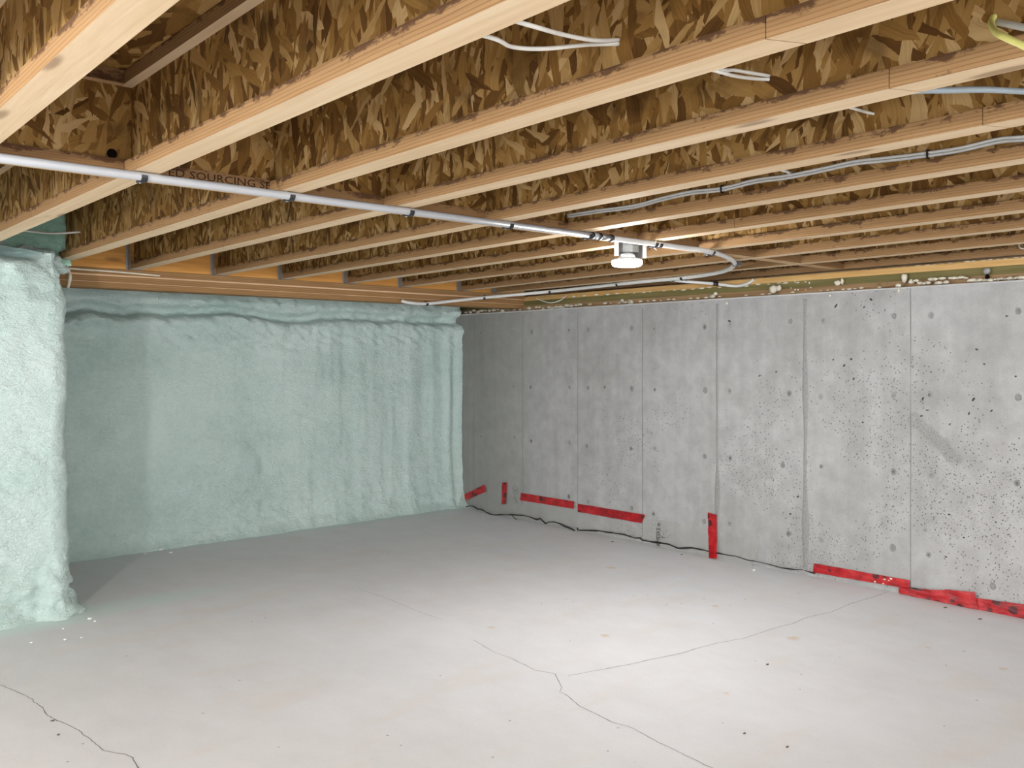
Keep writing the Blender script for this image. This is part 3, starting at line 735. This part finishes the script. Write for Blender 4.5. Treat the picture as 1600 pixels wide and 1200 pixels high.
for u, v in ((1128, 293.5), (1450, 238.5)):
    p = onweb(4, u, v, .006)
    st = box('cable_staple', (p.x - .007, p.x + .008, p.y - .002, p.y + .002, p.z - .016, p.z + .008), 'black', origin=tuple(p))
    tag(st, 'dark staple on the long grey cable, %s' % ('left one, above the lamp' if u < 1300 else 'right one near the right edge'), 'staple')
cable('small white cable crossing above the foam stub wall', [at(20, 357, x=wx(0, 4.2) + .01), at(45, 361, x=.95), at(85, 364.5, x=1.10), at(126, 362.5, x=wx(1, 4.3) - .004)], .0045, 'white')
cable('cream foam coated cable loop hanging at the top of the stub wall', [at(89, 428, y=4.75), at(92, 420, y=4.76), at(103, 419, y=4.80), at(130, 421, y=4.86), at(190, 425.5, y=4.888), at(250, 431, y=4.89)], .0045, 'bead')
cable('cream foam coated cable end dangling in front of the timber beam', [at(104, 411, y=4.84), at(107, 420, y=4.84), at(109.5, 430, y=4.84), at(108, 442, y=4.84), at(106, 450, y=4.84)], [.004] * 8 + [.006] * 8 + [.009] * 8 + [.007] * 8 + [.005], 'bead')
cable('thin white wire hanging in front of the plates left of the lamp', [at(838, 466, x=4.30), at(850, 471, x=4.29), at(862, 473, x=4.29), at(876, 469, x=4.32), at(886, 461, x=4.38)], .0032, 'white')
cable('small white cable hook by the last joist at the right edge', [at(1612, 376, x=4.37), at(1598, 378, x=4.36), at(1592, 383, x=4.36), at(1596, 388, x=4.36), at(1608, 389, x=4.36)], .003, 'white')

# ---------------------------------------------------------------- tape, film, sealant and lettering at the wall foot
def foff(z): return .006 + .075 * max(0, 1 - max(z, 0) / .135) ** 1.4
def atf(u, v, lift=0.):
    """point on the leaning film or wall foot seen at photo pixel (u, v)"""
    x = XW
    for _ in range(12): p = at(u, v, x=x); x = .5 * x + .5 * (XW - foff(p.z) - lift)
    return Vector((p.x, p.y, max(p.z, .0015)))
film_px = [(722, 768, 797), (760, 770, 804), (800, 775, 812), (850, 783, 821), (900, 791, 830), (950, 801, 840), (1000, 809, 850), (1030, 812, 856), (1060, 820, 861), (1110, 835, 870), (1150, 845, 876), (1185, 853, 882)]
V, Fc = [], []; nz_ = 10; cols = smoothpath([(u, a, b) for u, a, b in film_px], 6)
for i, c in enumerate(cols):
    t0 = atf(c.x, c.y)
    for j in range(nz_ + 1):
        t = j / nz_; z = t0.z + (.0008 - t0.z) * t; y = t0.y
        V.append((XW - foff(z) - .003 * abs(noise.noise(Vector((y * 6, z * 14, 2)))), y, z))
for i in range(len(cols) - 1):
    for j in range(nz_): a = i * (nz_ + 1) + j; Fc.append((a, a + 1, a + nz_ + 2, a + nz_ + 1))
film = mesh('plastic_film', V, Fc, 'film', smooth=True, origin=(XW, 4.2, 0))
tag(film, 'clear plastic film strip along the foot of the concrete wall, held by red tape', 'film')
def tape(label, quad, nu=14, nv=5, off=.010, amp=.002, bow=0., on=False):
    """strip of tape: quad = photo corners (top left, top right, bottom right, bottom left) on the wall"""
    a, b, c, d = [(atf(u, v, .004) if on else at(u, v, x=XW)) for u, v in quad]
    V, Fc = [], []; sd = quad[0][0] * .01
    for i in range(nu + 1):
        s_ = i / nu
        for j in range(nv + 1):
            t = j / nv
            if on:
                qx = [(quad[0][m_] * (1 - s_) + quad[1][m_] * s_) * (1 - t) + (quad[3][m_] * (1 - s_) + quad[2][m_] * s_) * t for m_ in (0, 1)]
                p = atf(qx[0], qx[1], .005)
            else: p = (a.lerp(b, s_)).lerp(d.lerp(c, s_), t)
            if j in (0, nv): p = p + Vector((0, 0, .0018 * noise.noise(Vector((sd, s_ * 9, j)))))
            if i in (0, nu): p = p + Vector((0, .003 * noise.noise(Vector((sd, t * 6, i))), 0))
            dx = off + amp * noise.noise(Vector((p.y * 16 + sd, p.z * 40, sd))) + bow * math.sin(math.pi * s_) * t
            V.append(((XW - foff(p.z) - .005 - amp * noise.noise(Vector((p.y * 16 + sd, p.z * 40, sd)))) if on else XW - dx, p.y, max(p.z, .001)))
    n0 = len(V)
    for k in range(n0): V.append((V[k][0] + .0008, V[k][1], V[k][2]))
    m = nv + 1
    for i in range(nu):
        for j in range(nv):
            q = i * m + j; Fc.append((q, q + 1, q + m + 1, q + m)); Fc.append((n0 + q, n0 + q + m, n0 + q + m + 1, n0 + q + 1))
    rim = [i * m for i in range(nu + 1)] + [nu * m + j for j in range(1, m)] + [i * m + nv for i in range(nu - 1, -1, -1)] + [j for j in range(nv - 1, 0, -1)]
    for k in range(len(rim)): p, q = rim[k], rim[(k + 1) % len(rim)]; Fc.append((p, q, n0 + q, n0 + p))
    ct = (a + b + c + d) / 4
    o = mesh('tape_strip', V, Fc, 'tape', smooth=False, origin=(XW - off, ct.y, ct.z))
    return tag(o, label, 'tape', 'red tape strips at the wall foot')
tape('faded red tape strip tilted upwards in the corner beside the foam', [(725.5, 772.5), (757, 757), (759, 768), (727, 782)], on=True)
tape('short upright red tape strip left of the pencilled circle', [(784.5, 754), (792.3, 753.5), (790.5, 788), (783.5, 788)], on=True)
tape('red tape strip lying along the film between two form seams', [(814, 770), (897, 783.7), (896, 795), (812.5, 781.5)], 20, on=True)
tape('longest red tape strip on the film, with a pale crease', [(902.5, 787), (1008, 804.5), (1002, 817.5), (902.5, 799.5)], 24, on=True)
t5 = tape('upright red tape strip reaching the floor midway along the wall', [(1106, 800.5), (1119.5, 804.5), (1120, 873), (1107.5, 871.8)], 5, 18, on=True)
tape('red tape strip along the wall foot with cream specks, ending at a seam', [(1273.5, 880), (1423, 906.5), (1423, 920), (1271, 894)], 28, 5, .008)
tape('twisted narrow red tape tail lying at the wall foot beside the seam', [(1406, 917), (1424, 919), (1490, 946), (1406, 926)], 16, 4, .014, .004)
tape('red tape wedge folded over the twisted tail', [(1424, 918.5), (1480, 921.5), (1492, 944), (1462, 935)], 12, 4, .018, .004)
tape('short torn red tape patch overlapping two other strips near the right edge', [(1479, 920), (1526, 924), (1531, 951), (1489, 944)], 12, 6, .021, .004)
tape('wide red tape strip running out of view at the right edge', [(1524, 933), (1660, 952), (1660, 981), (1500, 947)], 24, 6, .012, .003)
for i, (u, v, s_) in enumerate(((1382, 905, 3.5), (1392, 904, 4), (1389, 907, 2.8), (1367, 909, 3.4), (1380, 912, 3.2))):
    p = at(u, v, x=XW - .0105); d = p.x * SY + p.y * CY
    vv, ff = blobv(p, s_ * d / F / 2, .4, 1.3, .8, i, 1, .5)
    o = mesh('foam_crumb', vv, ff, 'bead', smooth=True, origin=tuple(p))
    tag(o, 'cream foam fleck on the speckled red tape, %s' % ('leftmost of the upper three', 'rightmost one, largest', 'middle of the upper three', 'lower left one', 'lower right one')[i], 'crumb', 'cream foam flecks on the red tape')
def seal(label, pts, r=.006):
    P = [atf(u, v, .004 if u < 1190 else -.002) for u, v in pts]
    P = [Vector((p.x, p.y, max(p.z, .004))) for p in P]
    path = []
    for i in range(len(P) - 1):
        for k in range(4):
            q = P[i].lerp(P[i + 1], k / 4); path.append(q)
    path.append(P[-1])
    rr = [r * (.85 + .8 * noise.noise(Vector((q.y * 14, q.z * 20, 3)))) for q in path]
    v, f = tubev(path, rr, 7, .9)
    return tag(mesh('sealant_bead', v, f, 'seal', smooth=True, origin=tuple(P[0])), label, 'sealant', 'black sealant along the wall foot')
seal('wavy black sealant line on the film from the foam corner to the first gap', [(728, 792), (735, 790), (740, 791), (746, 795.5), (752, 796), (759, 800), (766.5, 804), (772.5, 805.6), (782, 804), (791, 804.4), (799, 804), (810, 805), (817.5, 805.6), (827, 807.5), (839, 812), (844, 810), (852.5, 818), (858, 815.6), (866, 815.6), (874, 818), (883, 822.5), (892.5, 826), (898, 829)])
seal('short black sealant tail branching down to the floor near the corner', [(799, 804), (804, 810), (807, 815)], .0035)
seal('black sealant line on the film passing the stamped letters, up to the upright tape', [(902, 825), (903, 828.5), (925, 829), (937, 829.6), (947.5, 831.5), (962.5, 833.4), (974, 835), (992.5, 841), (1000, 840.5), (1004, 844), (1015, 846), (1025, 847.5), (1045, 850.5), (1060, 857), (1080, 856), (1092, 858), (1107, 861.5)])
seal('black sealant line at the wall foot right of the upright tape', [(1120, 864), (1140, 868), (1150, 869), (1167, 875), (1180, 877), (1200, 881.5), (1220, 887), (1240, 890), (1255, 890.5)], .004)
seal('short black sealant dash just left of the speckled red tape', [(1257, 891), (1264, 893.5), (1273, 896)], .004)
seal('short black sealant dash between the speckled tape and the twisted tail', [(1424, 919), (1432, 920.5), (1440, 923)], .004)
def stamp(txt, u, v0, v1, size, sq):
    a_ = atf(u, v0, .006); q = a_.copy(); z1 = atf(u, v1, .006).z
    b_ = atf(u, v1, .006); m_ = (a_ + b_) / 2; m_.x = XW - foff(m_.z) - .006
    lettering('lettering', txt, size, a_ - Vector((.006, 0, 0)), (b_ - a_).normalized(), (0, 1, 0), 'ink', film, squash=sq)
stamp('KMESKE w', 1032.5, 853.5, 811, .046, .70)
stamp('T', 1040, 842, 832, .036, .8)
# pencilled circle and tail on the wall
c_ = at(805, 766, x=XW - .0012); ring = [c_ + Vector((0, .026 * math.cos(a), .032 * math.sin(a))) for a in [2 * math.pi * j / 20 for j in range(21)]]
tube('pencil_mark', ring, .0011, 'pencil', wr, 5, 0)
tube('pencil_mark', [at(804, 775, x=XW - .0012), at(806, 781, x=XW - .0012), at(808.5, 786, x=XW - .0012)], .0016, 'pencil', wr, 5, 2)

# ---------------------------------------------------------------- floor cracks and crumbs
def crack(pts, w0, seed):
    P = [at(u, v, z=0) for u, v in pts]; path = []
    for i in range(len(P) - 1):
        L = (P[i + 1] - P[i]).length; n = max(2, int(L / .012))
        nr = Vector((-(P[i + 1] - P[i]).y, (P[i + 1] - P[i]).x, 0)).normalized()
        for k in range(n):
            q = P[i].lerp(P[i + 1], k / n); path.append(q + nr * .004 * noise.noise(Vector((q.x * 60, q.y * 60, seed))))
    path.append(P[-1])
    V, Fc = [], []
    for i, q in enumerate(path):
        t = (path[min(i + 1, len(path) - 1)] - path[max(i - 1, 0)]); nr = Vector((-t.y, t.x, 0)).normalized()
        h = w0 * (.55 + .8 * abs(noise.noise(Vector((q.x * 25, q.y * 25, seed + 3)))))
        V += [(q.x - nr.x * h, q.y - nr.y * h, .0004), (q.x + nr.x * h, q.y + nr.y * h, .0004)]
    for i in range(len(path) - 1): Fc.append((2 * i, 2 * i + 1, 2 * i + 3, 2 * i + 2))
    mesh('floor_crack', V, Fc, 'crack', fl)
crack([(-20, 1063), (0, 1070), (33, 1084), (50, 1092), (53, 1097), (65, 1104), (67, 1108), (75, 1118), (90, 1126), (105, 1132), (125, 1142), (130, 1148), (140, 1154), (155, 1166), (159, 1171), (165, 1173), (175, 1176), (197, 1179), (207, 1184), (212, 1193), (220, 1206)], .0013, 1)
crack([(740, 1000), (770, 1018), (795, 1027), (822, 1040), (835, 1047), (868, 1053), (872, 1064), (878, 1074), (874, 1081), (885, 1086), (905, 1103), (930, 1115), (955, 1128), (985, 1136), (1005, 1147), (1025, 1158), (1050, 1170), (1070, 1180), (1090, 1190), (1125, 1206)], .0012, 2)
crack([(888, 1056), (930, 1048), (980, 1039), (1020, 1030), (1060, 1022), (1100, 1010), (1125, 1004), (1165, 997), (1185, 990), (1215, 980), (1240, 974), (1260, 965), (1300, 956), (1330, 943), (1370, 931), (1385, 926), (1397, 921)], .0014, 3)
crack([(560, 920), (600, 933), (640, 950), (690, 968)], .0008, 4)
CR_ = [(252, 860, 8, 'white foam crumb at the foot of the far foam wall, larger of two'), (267, 864, 5, 'white foam crumb at the foot of the far foam wall, smaller of two'), (1178, 892, 6, 'white foam crumb on the floor right of the upright red tape'),
       (754, 805, 3.5, 'tiny white foam crumb on the floor in the far corner'), (49, 1005, 6, 'white foam crumb on the floor, leftmost by the stub wall'), (102, 1000, 6, 'white foam crumb on the floor in front of the stub wall, middle one'),
       (127, 997, 5, 'white foam crumb on the floor right of the stub wall front'), (140, 968, 6, 'mint foam crumb on the overspray beside the stub wall corner'), (148, 971, 4, 'small mint foam crumb right beside another on the overspray'), (226, 866, 4, 'tiny white foam crumb at the foot of the far wall, left one'), (99, 983, 4, 'small white foam crumb close to the stub wall base')]
for i, (u, v, s_, lb) in enumerate(CR_):
    p = at(u, v, z=0); d = p.x * SY + p.y * CY; r_ = s_ * d / F / 2
    vv, ff = blobv((p.x, p.y, r_ * .45), r_, 1.1, .9, .5, i * 2.3, 1, .45)
    tag(mesh('foam_crumb', vv, ff, 'crumb', smooth=False, origin=(p.x, p.y, 0)), lb, 'crumb')
CH = [(82, 1127, 8, 1.5, 'thin dark wood sliver on the floor beside the lower left crack'), (91, 1149, 5, 4, 'short dark sliver on the floor left of the crack end'), (1477, 950, 8, 2, 'dark flake on the floor below the twisted red tape'), (1531, 968, 9, 2.5, 'dark flake on the floor below the wide red tape'),
      (1163, 1147, 6, 3, 'black speck on the floor at the lower right'), (1199, 1039, 6, 2.5, 'dark speck on the floor below the long crack'), (1230, 1168, 7, 2, 'dark flake on the floor near the bottom right'), (957, 847, 6, 4, 'tan speck on the floor below the longest red tape'), (1065, 867, 5, 2, 'small dark flake on the floor left of the upright red tape')]
for i, (u, v, a, b, lb) in enumerate(CH):
    p = at(u, v, z=0); d = p.x * SY + p.y * CY; L = .7 * a * d / F / 2; Wd = max(.0015, .6 * b * d / F / 2)
    V = []
    for z in (.0005, .0035):
        for (s_, t) in ((-1, -.7), (.8, -1), (1, .6), (-.7, 1)):
            V.append((p.x + CY * s_ * L + SY * t * Wd, p.y - SY * s_ * L + CY * t * Wd, z + (.002 if s_ > 0 and z > .001 else 0)))
    tag(mesh('wood_chip', V, QF, 'chip', origin=(p.x, p.y, 0)), lb, 'debris')
